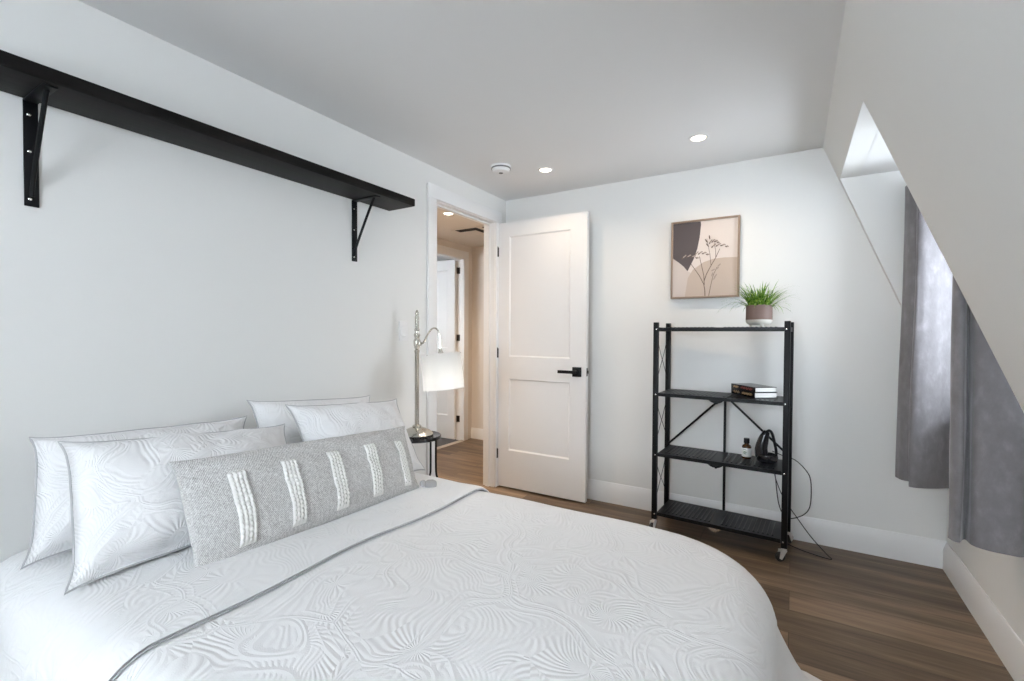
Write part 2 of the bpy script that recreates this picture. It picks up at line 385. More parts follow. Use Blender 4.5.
# bedroom door casing and jamb
CT = 0.018
mb = MB(); mb.box(XL, XL + CT, 2.243, OY0 + 0.004, 0, OZ + 0.004); mb.box(XL, XL + CT, OY1 - 0.0, OY1 + 0.076, 0, OZ + 0.004); mb.box(XL, XL + CT, 2.243, OY1 + 0.076, OZ + 0.0045, OZ + 0.092)
struct('trim_1', mb, M_trim, bevel=0.003)
mb = MB(); mb.box(XL - T, XL - 0.0005, OY0 - 0.017, OY0, 0, OZ); mb.box(XL - T, XL - 0.0005, OY1, OY1 + 0.017, 0, OZ); mb.box(XL - T, XL - 0.0005, OY0 - 0.017, OY1 + 0.017, OZ + 0.0005, OZ + 0.017)
mb.box(XL - 0.075, XL - 0.04, OY1 - 0.012, OY1 - 0.0003, 0, OZ - 0.013); mb.box(XL - 0.075, XL - 0.04, OY0 + 0.0003, OY0 + 0.012, 0, OZ - 0.013); mb.box(XL - 0.075, XL - 0.04, OY0 + 0.0003, OY1 - 0.0003, OZ - 0.012, OZ - 0.0003)
struct('trim_2', mb, M_trim, smooth=False)
# hall
D2Y0, D2Y1, D2Z = 3.36, 4.165, 2.02
mb = MB(); mb.box(HXL - T, HXL, 1.2, D2Y0 - 0.018, 0, HZ); mb.box(HXL - T, HXL, D2Y1 + 0.018, HY, 0, HZ); mb.box(HXL - T, HXL, D2Y0 - 0.018, D2Y1 + 0.018, D2Z + 0.018, HZ)
struct('wall_hall_left', mb, M_hall, smooth=False)
struct('wall_hall_end', MB().box(HXL - T, XL - T, HY, HY + T, 0, HZ), M_hall, smooth=False)
struct('wall_hall_near', MB().box(HXL - T, XL - T, 1.1, 1.2, 0, HZ), M_hall, smooth=False)
struct('wall_hall_right', MB().box(XL - T - 0.001, XL - T + 0.06, YB + T, HY, 0, HZ), M_hall, smooth=False)
struct('ceiling_hall', MB().box(HXL - T, XL - T - 0.001, 1.1, HY + T, HZ, HZ + 0.1), M_hall, smooth=False)
mb = MB(); mb.box(HXL, HXL + 0.017, D2Y1 - 0.004, D2Y1 + 0.076, 0, D2Z + 0.004); mb.box(HXL, HXL + 0.017, D2Y0 - 0.076, D2Y0 + 0.004, 0, D2Z + 0.004); mb.box(HXL, HXL + 0.017, D2Y0 - 0.076, D2Y1 + 0.076, D2Z + 0.0045, D2Z + 0.09)
struct('trim_3', mb, M_trim, bevel=0.003)
mb = MB(); mb.box(HXL - T, HXL - 0.0005, D2Y0 - 0.017, D2Y0, 0, D2Z); mb.box(HXL - T, HXL - 0.0005, D2Y1, D2Y1 + 0.017, 0, D2Z); mb.box(HXL - T, HXL - 0.0005, D2Y0 - 0.017, D2Y1 + 0.017, D2Z + 0.0005, D2Z + 0.017)
struct('trim_4', mb, M_trim, smooth=False)
struct('trim_threshold', MB().prism([(HXL - 0.05, 0), (HXL - 0.02, 0.010), (HXL + 0.0, 0.010), (HXL + 0.02, 0)], D2Y0 + 0.001, D2Y1 - 0.001), mat('threshold_strip', (0.45, 0.40, 0.35), 0.4), smooth=False)
struct('baseboard_hall', MB().prism([(HY - a, z) for a, z in bb(0.015, 0.12)], HXL, XL - T, 'x'), M_trim)
# room beyond the hall
mb = MB(); mb.box(-4.9, -4.8, 2.5, 5.0, 0, HZ); mb.box(-4.8, HXL - T, 4.9, 5.0, 0, HZ); mb.box(HXL - T, HXL, HY + T, 5.0, 0, HZ)
mb.box(-4.8, -4.5, 2.5, 2.6, 0, HZ); mb.box(-3.6, HXL - T, 2.5, 2.6, 0, HZ); mb.box(-4.5, -3.6, 2.5, 2.6, 0, 1.2); mb.box(-4.5, -3.6, 2.5, 2.6, 1.9, HZ)
struct('wall_beyond', mb, M_wall, smooth=False)
window('window_far_added', 'y', 2.55, -4.499, -3.601, 1.201, 1.899)  # unseen window, added so light falls on the open door leaf
struct('ceiling_beyond', MB().box(-4.9, HXL - T, 2.5, 5.0, HZ, HZ + 0.1), M_ceil, smooth=False)

# doors ------------------------------------------------------------
def leaf(mb, w, h, th, panels, M):
    """shaker leaf in local x (width), y (thickness), z; panels as (x0, x1, z0, z1)"""
    rec = 0.009
    xs = panels[0][0], panels[0][1]
    mb.box(0, xs[0], 0, th, 0, h, M); mb.box(xs[1], w, 0, th, 0, h, M)
    zz = [0] + [z for p in panels for z in p[2:]] + [h]
    for i in range(0, len(zz), 2): mb.box(xs[0], xs[1], 0, th, zz[i], zz[i+1], M)
    for p in panels:
        x0, x1, z0, z1 = p
        for y, y2 in ((0, rec), (th, th - rec)):
            o = [(x0, z0), (x1, z0), (x1, z1), (x0, z1)]; c = 0.010
            n = [(x0 + c, z0 + c), (x1 - c, z0 + c), (x1 - c, z1 - c), (x0 + c, z1 - c)]
            V = [mb.bm.verts.new(M @ Vector((q[0], y, q[1]))) for q in o]; U = [mb.bm.verts.new(M @ Vector((q[0], y2, q[1]))) for q in n]
            for i in range(4): mb.face([V[i], V[(i+1) % 4], U[(i+1) % 4], U[i]])
            mb.face(U)
    return mb
LX0, LX1, LY = -1.967, -1.236, 3.050
d1 = sroot('door_1', (LX0, LY, 0.012))
leaf(MB(), LX1 - LX0, 2.036, 0.035, [(0.098, 0.606, 0.285, 0.838), (0.098, 0.606, 1.008, 1.927)], Mat((LX0, LY, 0.012))).build('door_leaf', M_door, d1, smooth=False, fix=False)
for sgn, yf in ((-1, LY), (1, LY + 0.035)):
    hd = MB(); cx, cz = LX1 - 0.068, 0.928
    ya, yb2 = sorted((yf, yf + sgn * 0.010)); hd.box(cx - 0.034, cx + 0.034, ya, yb2, cz - 0.034, cz + 0.034)
    hd.tube([(cx, yf + sgn * 0.008, cz), (cx, yf + sgn * 0.048, cz)], 0.011, 12)
    ya, yb2 = sorted((yf + sgn * 0.040, yf + sgn * 0.054)); hd.box(cx - 0.128, cx + 0.012, ya, yb2, cz - 0.011, cz + 0.011)
    hd.build('door_handle', M_black, d1, bevel=0.002)
la = MB(); la.box(LX1, LX1 + 0.0015, LY + 0.006, LY + 0.029, 0.90, 0.957); la.box(LX1, LX1 + 0.010, LY + 0.010, LY + 0.024, 0.918, 0.94); la.build('latch_plate', M_bronze, d1, bevel=0.001)
for z in (1.827, 1.046, 0.263):
    hg = MB(); hg.tube([(LX0 - 0.0005, LY - 0.010, z - 0.036), (LX0 - 0.0005, LY - 0.010, z + 0.036)], 0.0045, 10)
    hg.lathe([(0, 0.0361), (0.0045, 0.037), (0.004, 0.041), (0, 0.043)], (LX0 - 0.0005, LY - 0.010, z), 10)
    hg.box(LX0 + 0.0005, LX0 + 0.004, LY - 0.006, LY - 0.0003, z - 0.036, z + 0.036)
    hg.build('hinge', M_bronze, d1)
d2 = sroot('door_2', (HXL - T - 0.005, D2Y1 - 0.045, 0.012))
leaf(MB(), 0.76, 2.0, 0.035, [(0.10, 0.66, 0.26, 0.86), (0.10, 0.66, 1.02, 1.90)], Mat((HXL - 0.085, D2Y1 - 0.010, 0.012), rz=PI)).build('door_leaf', M_door, d2, smooth=False, fix=False)
for z in (1.90, 1.15, 0.24):
    hg = MB(); hg.tube([(HXL - 0.075, D2Y1 - 0.012, z - 0.035), (HXL - 0.075, D2Y1 - 0.012, z + 0.035)], 0.007, 10); hg.box(HXL - 0.082, HXL - 0.045, D2Y1 - 0.004, D2Y1 - 0.0005, z - 0.035, z + 0.035); hg.build('hinge', M_bronze, d2)

# ------------------------------------------------------------------ bed
BX0, BX1, BY0, BY1, BZ = XL + 0.006, -0.022, 0.312, 1.615, 0.565
bed = thing('bed', 'queen bed with upholstered base hidden under the white quilt against the left wall', 'bed', ((BX0 + BX1) / 2, (BY0 + BY1) / 2, 0))
mb = MB().box(BX0 + 0.03, BX1 - 0.20, BY0 + 0.14, BY1 - 0.14, 0.27, BZ - 0.03); mb.build('mattress', M_sheet, bed, bevel=0.05, seg=4)
mb = MB().box(BX0 + 0.03, BX1 - 0.17, BY0 + 0.14, BY1 - 0.14, 0.12, 0.268); mb.build('bed_base', mat('grey_upholstery', (0.3, 0.3, 0.31), 0.9), bed, bevel=0.015)
for x in (BX0 + 0.12, BX1 - 0.28):
    for y in (BY0 + 0.22, BY1 - 0.22):
        MB().lathe([(0, 0), (0.02, 0), (0.028, 0.12), (0, 0.12)], (x, y, 0), 16).build('leg', M_black, bed)

# quilt: a cap, a soft rolled edge and a hanging skirt with folds
def rrect(x0, x1, y0, y1, r_head, r_foot, n=14, m=26):
    """(point, outward normal) round a rectangle with rounded foot corners"""
    out = []
    def line(a, b):
        a, b = Vector(a), Vector(b); d = (b - a).normalized(); nn = Vector((d.y, -d.x))
        for i in range(m): out.append((a.lerp(b, (i + 0.5) / m), nn.copy()))
    def arc(c, r, a0):
        for i in range(n):
            a = a0 + PI/2 * i / (n - 1); nn = Vector((math.cos(a), math.sin(a))); out.append((Vector(c) + nn * r, nn))
    line((x0 + r_head, y0), (x1 - r_foot, y0)); arc((x1 - r_foot, y0 + r_foot), r_foot, -PI/2)
    line((x1, y0 + r_foot), (x1, y1 - r_foot)); arc((x1 - r_foot, y1 - r_foot), r_foot, 0)
    line((x1 - r_foot, y1), (x0 + r_head, y1)); arc((x0 + r_head, y1 - r_head), r_head, PI/2)
    line((x0, y1 - r_head), (x0, y0 + r_head)); arc((x0 + r_head, y0 + r_head), r_head, PI)
    return out
RQ = 0.11
per = rrect(BX0 + RQ, BX1 - RQ, BY0 + RQ, BY1 - RQ, 0.02, 0.20)
cen = Vector(((BX0 + BX1) / 2, (BY0 + BY1) / 2))
arcl = [0.0]
for i in range(1, len(per)): arcl.append(arcl[-1] + (per[i][0] - per[i-1][0]).length + 0.05 * (per[i][1] - per[i-1][1]).length)
def topz(x, y): return BZ + 0.004 * math.sin(x * 5.1 + y * 3.0) + 0.004 * math.sin(y * 6.3 - x * 2.2 + 1.0) + 0.002 * math.sin(x * 13 + y * 9)
rows = []
NTOP, NB, NS = 26, 9, 16
def quilt_pt(i, j):
    p, n = per[i]
    if j < NTOP:
        f = (j + 0.4) / (NTOP - 0.6); q = cen.lerp(p, f); return Vector((q.x, q.y, topz(q.x, q.y)))
    z0 = topz(p.x, p.y)
    j -= NTOP
    if j < NB:
        a = PI/2 * (j + 1) / NB; q = p + n * RQ * math.sin(a); z = z0 - RQ * (1 - math.cos(a)); t = 0
    else:
        t = (j - NB + 1) / NS; z = (z0 - RQ) * (1 - t) + 0.045 * t
        fold = 0.026 * t * math.sin(arcl[i] * 17.0) + 0.012 * t * math.sin(arcl[i] * 29.0 + 1.3)
        dg = max(0.0, 2 * abs(n.x * n.y)) if n.x > 0 else 0.0
        q = p + n * (RQ + 0.12 * t + dg * (0.07 * t + 0.20 * t ** 3) + fold)
    if q.x < BX0: q.x = BX0
    return Vector((q.x, q.y, z))
mb = MB(); V = mb.grid(quilt_pt, len(per), NTOP + NB + NS, wrap=True); mb.face([V[i][0] for i in range(len(per))])
quilt = mb.build('quilt', M_quilt, None, angle=80)
tag(quilt, 'white embossed quilt spread over the bed and hanging to the floor', 'quilt')
# turned back band near the pillows
def cross(t, lift):
    """path over the bed from the near hem to the far hem, t in 0..1"""
    hang = 0.30; arc_ = RQ * PI/2; flat = (BY1 - BY0) - 2 * RQ; L = 2 * (hang + arc_) + flat; s = t * L
    def side(s2, yc, sg):
        if s2 < hang: u = (hang - s2) / hang; return yc + sg * (RQ + lift + 0.035 * u), BZ - RQ - (hang - s2)
        a = (s2 - hang) / RQ; return yc + sg * (RQ + lift) * math.cos(a), BZ - RQ + (RQ + lift) * math.sin(a)
    if s < hang + arc_: return side(s, BY0 + RQ, -1)
    if s > L - hang - arc_: return side(L - s, BY1 - RQ, 1)
    return BY0 + RQ + (s - hang - arc_), BZ + lift
FX0, FX1 = -1.70, -1.075
prof = [(FX0, 0.003), (FX0 + 0.1, 0.006), (FX1 - 0.30, 0.009), (FX1 - 0.12, 0.011), (FX1 - 0.035, 0.013), (FX1 - 0.012, 0.012), (FX1, 0.007), (FX1 - 0.004, 0.001)]
NP = 120
def band(i, j):
    t = j / (NP - 1); x, l = prof[i]
    wob = 0.010 * math.sin(t * 9.0) + 0.006 * math.sin(t * 23.0)
    y, z = cross(t, l + 0.004); return Vector((x + wob * (i / 7.0), y, z + (topz(x, y) - BZ)))
mb = MB(); mb.grid(band, len(prof), NP); mb.build('folded_band', M_quilt, quilt, angle=80)
mb = MB()
pts = []
for k in range(NP):
    t = k / (NP - 1); wob = 0.010 * math.sin(t * 9.0) + 0.006 * math.sin(t * 23.0); y, z = cross(t, 0.0055); pts.append((FX1 + 0.002 + wob, y, z + topz(FX1, y) - BZ))
mb.tube(pts, 0.0022, 6); o = mb.build('piping', M_piping, quilt); o['label'] = 'grey corded edge of the turned back band'

# ------------------------------------------------------------------ pillows
class Pillow:
    def __init__(s, BL, BR, TL, TR, thick, inset=0.115, seed=0, flange=0.95, wr=0.011, rd=0.055):
        s.c = [Vector(p) for p in (BL, BR, TL, TR)]; s.t = thick; s.k = inset; s.seed = seed; s.fl = flange; s.wr = wr; s.rd = rd
        n = (s.c[1] - s.c[0]).cross(s.c[2] - s.c[0]).normalized()
        s.n = n if n.x > 0 else -n
    def mid(s, u, v):
        u2 = u * (1 - s.k * (1 - abs(v)**6)); v2 = v * (1 - s.k * 1.0 * (1 - abs(u)**7))
        k = 1.02 - s.rd * (abs(u) * abs(v)) ** 9
        a, b = (u2 * k + 1) / 2, (v2 * k + 1) / 2
        return s.c[0]*(1-a)*(1-b) + s.c[1]*a*(1-b) + s.c[2]*(1-a)*b + s.c[3]*a*b
    def h(s, u, v):
        a, b = min(1, abs(u) / s.fl), min(1, abs(v) / s.fl)
        return s.t * ((1 - a**2.6) * (1 - b**2.6)) ** 0.55
    def pt(s, u, v, side=1):
        h = s.h(u, v); p = s.mid(u, v)
        w = s.wr * noise.noise(Vector((u * 3 + s.seed * 7, v * 2.2, side * 3.0))) + 0.5 * s.wr * noise.noise(Vector((u * 8, v * 6 + s.seed, side)))
        lean = 0.004 * noise.noise(Vector((u * 4, v * 4, s.seed)))
        return p + s.n * (side * (h + 0.0025) + w * min(1, h / 0.02) + lean)
    def mesh(s, nu=44, nv=32):
        mb = MB()
        U = [-1 + 2 * i / (nu - 1) for i in range(nu)]; Vv = [-1 + 2 * j / (nv - 1) for j in range(nv)]
        U = [math.sin(u * PI/2) * 0.5 + u * 0.5 for u in U]; Vv = [math.sin(u * PI/2) * 0.5 + u * 0.5 for u in Vv]
        A = mb.grid(lambda i, j: s.pt(U[i], Vv[j], 1), nu, nv); B = mb.grid(lambda i, j: s.pt(U[i], Vv[j], -1), nu, nv)
        for i in range(nu - 1): mb.face([A[i][0], A[i+1][0], B[i+1][0], B[i][0]]); mb.face([A[i][-1], A[i+1][-1], B[i+1][-1], B[i][-1]])
        for j in range(nv - 1): mb.face([A[0][j], A[0][j+1], B[0][j+1], B[0][j]]); mb.face([A[-1][j], A[-1][j+1], B[-1][j+1], B[-1][j]])
        return mb
    def rim(s, r=0.0032):
        pts = []; N = 30
        e = [(-1 + 2 * i / N, -1) for i in range(N)] + [(1, -1 + 2 * i / N) for i in range(N)] + [(1 - 2 * i / N, 1) for i in range(N)] + [(-1, 1 - 2 * i / N) for i in range(N)]
        for u, v in e: pts.append((s.pt(u, v, 1) + s.pt(u, v, -1)) / 2)
        return MB().tube(pts, r, 6, closed=True)
def sham(label, P_):
    c = sum(P_.c[:2], Vector()) / 2
    o = P_.mesh().build('pillow', M_sham, None, angle=80)
    me = o.data; me.transform(Matrix.Translation(-c)); o.location = c
    tag(o, label, 'pillow', 'white shams on the bed')
    P_.rim().build('piping', M_piping, o)
    return o
ZB = BZ + 0.012
sham('white embossed pillow against the wall at the left end, behind the front left pillow', Pillow((-1.675, 0.350, ZB + 0.004), (-1.71, 0.98, ZB), (-1.89, 0.418, 0.890), (-1.85, 1.045, 0.866), 0.078, seed=1))
sham('large white embossed pillow at the left, directly behind the left end of the grey cushion', Pillow((-1.425, 0.365, ZB + 0.004), (-1.44, 1.05, ZB), (-1.71, 0.432, 0.898), (-1.665, 1.085, 0.846), 0.095, seed=2))
sham('white embossed pillow against the wall at the right, behind the front right pillow', Pillow((-1.70, 1.02, ZB), (-1.68, 1.60, ZB), (-1.885, 1.042, 0.926), (-1.845, 1.665, 0.880), 0.078, seed=3))
sham('white embossed pillow nearest the lamp, behind the right end of the grey cushion', Pillow((-1.46, 1.075, ZB), (-1.40, 1.585, ZB), (-1.71, 1.095, 0.915), (-1.64, 1.645, 0.880), 0.090, seed=4))
L = Pillow((-1.300, 0.588, BZ - 0.002), (-1.275, 1.400, BZ + 0.006), (-1.490, 0.614, 0.828), (-1.375, 1.42, 0.808), 0.068, inset=0.05, seed=5, flange=1.0, wr=0.006, rd=0.02)
lum = L.mesh(60, 34).build('lumbar_cushion', M_heather, None, angle=80)
c = (L.c[0] + L.c[1]) / 2; lum.data.transform(Matrix.Translation(-c)); lum.location = c
tag(lum, 'long grey woven lumbar cushion with five white knotted strips leaning on the pillows', 'cushion')
for uc in (-0.685, -0.315, 0.07, 0.445, 0.82):
    mb = MB(); du = 0.058 if uc < 0.7 else 0.045; n_c, n_r = 4, 15; ku, kv = n_c * 5 + 1, n_r * 5 + 1
    def strip(i, j):
        a, b = i / (ku - 1), j / (kv - 1)
        u, v = uc + (a * 2 - 1) * du, 0.50 - 1.36 * b
        k = abs(math.sin(PI * a * n_c)) ** 0.6 * abs(math.sin(PI * (b * n_r + (0.5 if int(min(a * n_c, n_c - 0.01)) % 2 else 0)))) ** 0.6
        rim = min(1, a * 12, (1 - a) * 12, b * 30, (1 - b) * 30)
        return L.pt(u, v, 1) + L.n * (0.001 + 0.009 * rim * (0.35 + 0.65 * k))
    mb.grid(strip, ku, kv); o = mb.build('knotted_strip', M_yarn, lum, angle=180); o['label'] = 'white knotted yarn strip'
mb = MB(); tp = L.pt(1, -1, 1) + Vector((0.012, 0.012, -0.006))
mb.lathe([(0, 0.018), (0.011, 0.015), (0.014, 0.004), (0.010, -0.003), (0.018, -0.014), (0.022, -0.036), (0.020, -0.046), (0, -0.048)], (0, 0, 0), 14, Mat(tp + Vector((0.004, -0.004, 0.024)), rx=1.25, rz=-0.4)).build('tassel', M_tassel, lum)

# ------------------------------------------------------------------ wall shelf
SY0, SY1, SXF, SZ0, SZ1 = 0.215, 1.925, -1.785, 1.889, 1.930
sh = thing('wall_shelf', 'long dark wooden wall shelf on black brackets above the bed', 'shelf', (XL, (SY0 + SY1) / 2, SZ0))
MB().box(XL + 0.001, SXF, SY0, SY1, SZ0, SZ1).build('board', M_espresso, sh, bevel=0.006, seg=3)
for y in (0.463, 1.677):
    mb = MB(); w = 0.0165
    mb.box(XL + 0.0006, XL + 0.006, y - w, y + w, 1.570, SZ0 - 0.001); mb.box(XL + 0.006, XL + 0.178, y - w, y + w, SZ0 - 0.006, SZ0 - 0.0006)
    br = mb.build('bracket', M_black, sh, bevel=0.0015)
    path = catmull([(XL + 0.006, y, 1.600), (XL + 0.014, y, 1.640), (XL + 0.075, y, 1.755), (XL + 0.140, y, 1.868), (XL + 0.150, y, 1.880)], 5)
    MB().tube(path, 0.0065, 8).build('brace', M_black, br)
    for z in (1.592, 1.735, 1.845):
        MB().lathe([(0, 0.0025), (0.0035, 0.0015), (0.005, 0)], (0, 0, 0), 10, Mat((XL + 0.006, y - 0.004, z), ry=PI/2)).build('screw', M_steel, br)

# light switch
sw = thing('light_switch', 'white rocker light switch on the left wall beside the door casing', 'switch', (XL, 2.035, 1.207))
MB().box(XL + 0.0003, XL + 0.006, 2.0, 2.07, 1.150, 1.264).build('plate', M_white, sw, bevel=0.002)
MB().prism([(XL + 0.006, 1.174), (XL + 0.0115, 1.176), (XL + 0.0075, 1.207), (XL + 0.0085, 1.238), (XL + 0.006, 1.240)], 2.018, 2.052).build('rocker', M_white, sw)

# ------------------------------------------------------------------ side table and lamp
TX, TY, TZ = -1.838, 2.0, 0.612
tb = thing('side_table', 'small round black side table between the bed and the door', 'table', (TX, TY, 0))
MB().lathe([(0, TZ - 0.020), (0.128, TZ - 0.020), (0.135, TZ - 0.016), (0.135, TZ - 0.003), (0.132, TZ), (0.127, TZ - 0.002), (0, TZ - 0.002)], (TX, TY, 0), 48).build('tabletop', M_blackgl, tb)
for k in range(3):
    a = math.radians(43 + 120 * k); d = Vector((math.cos(a), math.sin(a), 0)); e = Vector((-d.y, d.x, 0)); c0 = Vector((TX, TY, 0)); mb = MB()
    for s_ in (-1, 1):
        q = [c0 + d*(0.090 + 0.015*s_) + Vector((0, 0, z)) for z in (TZ - 0.021, 0.52, 0.44)] + [c0 + d*(0.090 + 0.017*s_) + Vector((0, 0, 0.385)), c0 + d*(0.088 + 0.030*s_) + e*0.012*s_ + Vector((0, 0, 0.335)), c0 + d*(0.092 + 0.032*s_) + e*0.05*s_ + Vector((0, 0, 0.24)), c0 + d*(0.105 + 0.018*s_) + e*0.065*s_ + Vector((0, 0, 0.004))]
        mb.tube(catmull(q, 5), 0.0058, 8)
    mb.build('leg', M_black, tb)
lp = thing('table_lamp', 'brushed nickel pole lamp with white drum shade on the small black table', 'lamp', (TX, TY, TZ))
LXc = TX - 0.004
mb = MB().lathe([(0, 0.000), (0.092, 0.000), (0.093, 0.006), (0.088, 0.014), (0.072, 0.026), (0.050, 0.037), (0.034, 0.043), (0.024, 0.046), (0.026, 0.052), (0.020, 0.057), (0.0125, 0.060), (0, 0.060)], (LXc, TY, TZ), 40); mb.build('base', M_nickel, lp)
mb = MB().lathe([(0, 0.059), (0.0125, 0.059), (0.0125, 0.47), (0.015, 0.475), (0.015, 0.485), (0.011, 0.49), (0.019, 0.515), (0.020, 0.54), (0.013, 0.555), (0.018, 0.570), (0.018, 0.577), (0.013, 0.582), (0.012, 0.595), (0.016, 0.60), (0.012, 0.61), (0.0125, 0.675), (0.009, 0.685), (0.012, 0.695), (0.009, 0.705), (0.004, 0.715), (0, 0.716)], (LXc, TY, TZ), 24); mb.build('pole', M_nickel, lp)
tilt = math.radians(-7.0)
SC = Vector((LXc + 0.187, TY, 0.984)); SM = Mat(SC, ry=tilt)
topc = SM @ Vector((0, 0, 0.098))
arm = catmull([(LXc + 0.012, TY, 1.135), (LXc + 0.035, TY, 1.135), (LXc + 0.055, TY, 1.150), (LXc + 0.085, TY, 1.195), (LXc + 0.118, TY, 1.222), (LXc + 0.150, TY, 1.215), (LXc + 0.166, TY, 1.180), (topc.x - 0.004, TY, topc.z + 0.030)], 6)
mb = MB().tube(arm, 0.0048, 8); mb.lathe([(0, -0.012), (0.010, -0.010), (0.012, 0), (0.010, 0.010), (0, 0.012)], (LXc + 0.022, TY, 1.135), 14); mb.build('arm', M_nickel, lp)
mb = MB().lathe([(0, 0.045), (0.009, 0.043), (0.011, 0.03), (0.015, 0.020), (0.015, -0.05), (0, -0.05)], (0, 0, 0.085), 16, SM)
for k in range(3):
    a = 2*PI*k/3 + 0.5; mb.tube([SM @ Vector((0.014*math.cos(a), 0.014*math.sin(a), 0.088)), SM @ Vector((0.113*math.cos(a), 0.113*math.sin(a), 0.094))], 0.002, 6)
mb.build('socket', M_nickel, lp)
R0, R1 = 0.108, 0.112; tt = 0.0012
mb = MB().lathe([(R1, -0.098), (R0, 0.098), (R0 - tt, 0.098), (R1 - tt, -0.098)], (0, 0, 0), 56, SM, closed=True); o = mb.build('lamp_shade', M_shade, lp); o['label'] = 'white linen drum shade, lit'
bl = MB().lathe([(0, -0.055), (0.018, -0.048), (0.027, -0.028), (0.025, -0.008), (0.014, 0.015), (0.012, 0.033), (0, 0.034)], (0, 0, 0), 20, SM).build('bulb', emis('lit_bulb', (1.0, 0.93, 0.85), 3.0), lp)
pl = bpy.data.lights.new('lamp_bulb_light', 'POINT'); pl.energy = 0.9; pl.color = (1.0, 0.93, 0.86); pl.shadow_soft_size = 0.03
po = bpy.data.objects.new('lamp_bulb_light', pl); COL.objects.link(po); po.location = SM @ Vector((0, 0, -0.075))

# ------------------------------------------------------------------ ceiling fixtures
def downlight(x, y, z, label, power, group='recessed ceiling lights'):
    t = thing('recessed_light', label, 'ceiling light', (x, y, z), group)
    MB().lathe([(0.036, -0.0015), (0.040, -0.004), (0.050, -0.003), (0.053, -0.0004), (0.036, -0.0004)], (x, y, z), 36, closed=True).build('trim_ring', M_white, t)
    MB().lathe([(0, -0.0030), (0.036, -0.0018), (0.036, -0.0004), (0, -0.0004)], (x, y, z), 36).build('lens', M_lens, t)
    l = bpy.data.lights.new('recessed_light_beam', 'SPOT'); l.energy = power; l.color = (1.0, 0.79, 0.58); l.spot_size = math.radians(150); l.spot_blend = 0.9; l.shadow_soft_size = 0.04
    lo = bpy.data.objects.new('recessed_light_beam', l); COL.objects.link(lo); lo.location = (x, y, z - 0.012)
downlight(-1.391, 2.713, H, 'round recessed ceiling light above the open door, beside the smoke detector', 13)
downlight(-0.455, 2.694, H, 'round recessed ceiling light in front of the framed print', 19)
downlight(-2.44, 3.02, HZ, 'round recessed ceiling light in the hallway beyond the door', 80)
downlight(-2.66, 1.9, HZ, 'recessed ceiling light at the near end of the hallway, out of sight', 55)
sd = thing('smoke_detector', 'round white smoke detector on the ceiling near the door', 'smoke detector', (-1.606, 2.514, H))
MB().lathe([(0, -0.012), (0.062, -0.012), (0.064, -0.0004), (0, -0.0004)], (-1.606, 2.514, H), 40).build('base', M_white, sd)
MB().lathe([(0, -0.020), (0.0615, -0.020), (0.0615, -0.0122), (0, -0.0122)], (-1.606, 2.514, H), 40).build('vent', M_greyslot, sd)
MB().lathe([(0, -0.043), (0.030, -0.043), (0.050, -0.036), (0.058, -0.0202), (0, -0.0202)], (-1.606, 2.514, H), 40).build('cover', M_white, sd)
MB().lathe([(0, -0.046), (0.012, -0.0455), (0.014, -0.0432), (0, -0.0432)], (-1.606, 2.514, H), 20).build('test_button', M_greyslot, sd)
cv = thing('ceiling_vent', 'dark slotted vent in the hallway ceiling past the light', 'vent', (-2.62, 3.72, HZ))
MB().box(-2.80, -2.36, 3.50, 3.80, HZ - 0.006, HZ - 0.0004).build('frame', M_hall, cv, bevel=0.002)
for a0, a1, b0, b1 in ((-2.76, -2.52, 3.52, 3.60), (-2.58, -2.52, 3.61, 3.72), (-2.46, -2.39, 3.53, 3.72)):
    MB().box(a0, a1, b0, b1, HZ - 0.009, HZ - 0.0062).build('slot', mat('vent_dark', (0.012, 0.011, 0.010), 0.8), cv)

# ------------------------------------------------------------------ framed print
px0, px1, pz0, pz1, py = -0.692, -0.288, 1.428, 1.924, YB - 0.040
fp = thing('framed_print', 'square wood framed abstract print of dried flowers hanging above the black rack', 'picture', ((px0 + px1) / 2, YB, pz0))
w = 0.011
mb = MB(); mb.box(px0, px0 + w, py, YB - 0.001, pz0, pz1); mb.box(px1 - w, px1, py, YB - 0.001, pz0, pz1); mb.box(px0 + w, px1 - w, py, YB - 0.001, pz0, pz0 + w); mb.box(px0 + w, px1 - w, py, YB - 0.001, pz1 - w, pz1)
mb.build('frame', M_frame, fp, bevel=0.001)
def st(cx, cy):
    """from the drawing's own layout to the print's face"""
    top = 107 - 0.11 * (cx - 47); bot = 652 - 0.06 * (cx - 50)
    return px0 + (cx - 48) / 470 * (px1 - px0), pz1 - (cy - top) / (bot - top) * (pz1 - pz0)
yp = py + 0.010
mb = MB(); mb.mi = 0; mb.box(px0 + w, px1 - w, yp, yp + 0.012, pz0 + w, pz1 - w)
ix0, ix1, iz0, iz1 = px0 + w + 0.001, px1 - w - 0.001, pz0 + w + 0.001, pz1 - w - 0.001
def clampp(p): return (min(max(p[0], ix0), ix1), min(max(p[1], iz0), iz1))
def poly(pts, mi, d):
    mb.mi = mi; q = [clampp(st(*p)) for p in pts]
    mb.face([mb.bm.verts.new((x, yp - d, z)) for x, z in q])
poly([(40, 368), (120, 400), (168, 452), (210, 470), (240, 420), (290, 520), (300, 700), (40, 700)], 3, 0.0004)
poly([(150, 640), (170, 500), (205, 440), (280, 385), (340, 362), (420, 350), (530, 345), (530, 700), (150, 700)], 2, 0.0008)
poly([(40, 80), (256, 60), (259, 120), (250, 210), (235, 290), (210, 365), (168, 452), (140, 420), (110, 395), (40, 366)], 1, 0.0012)
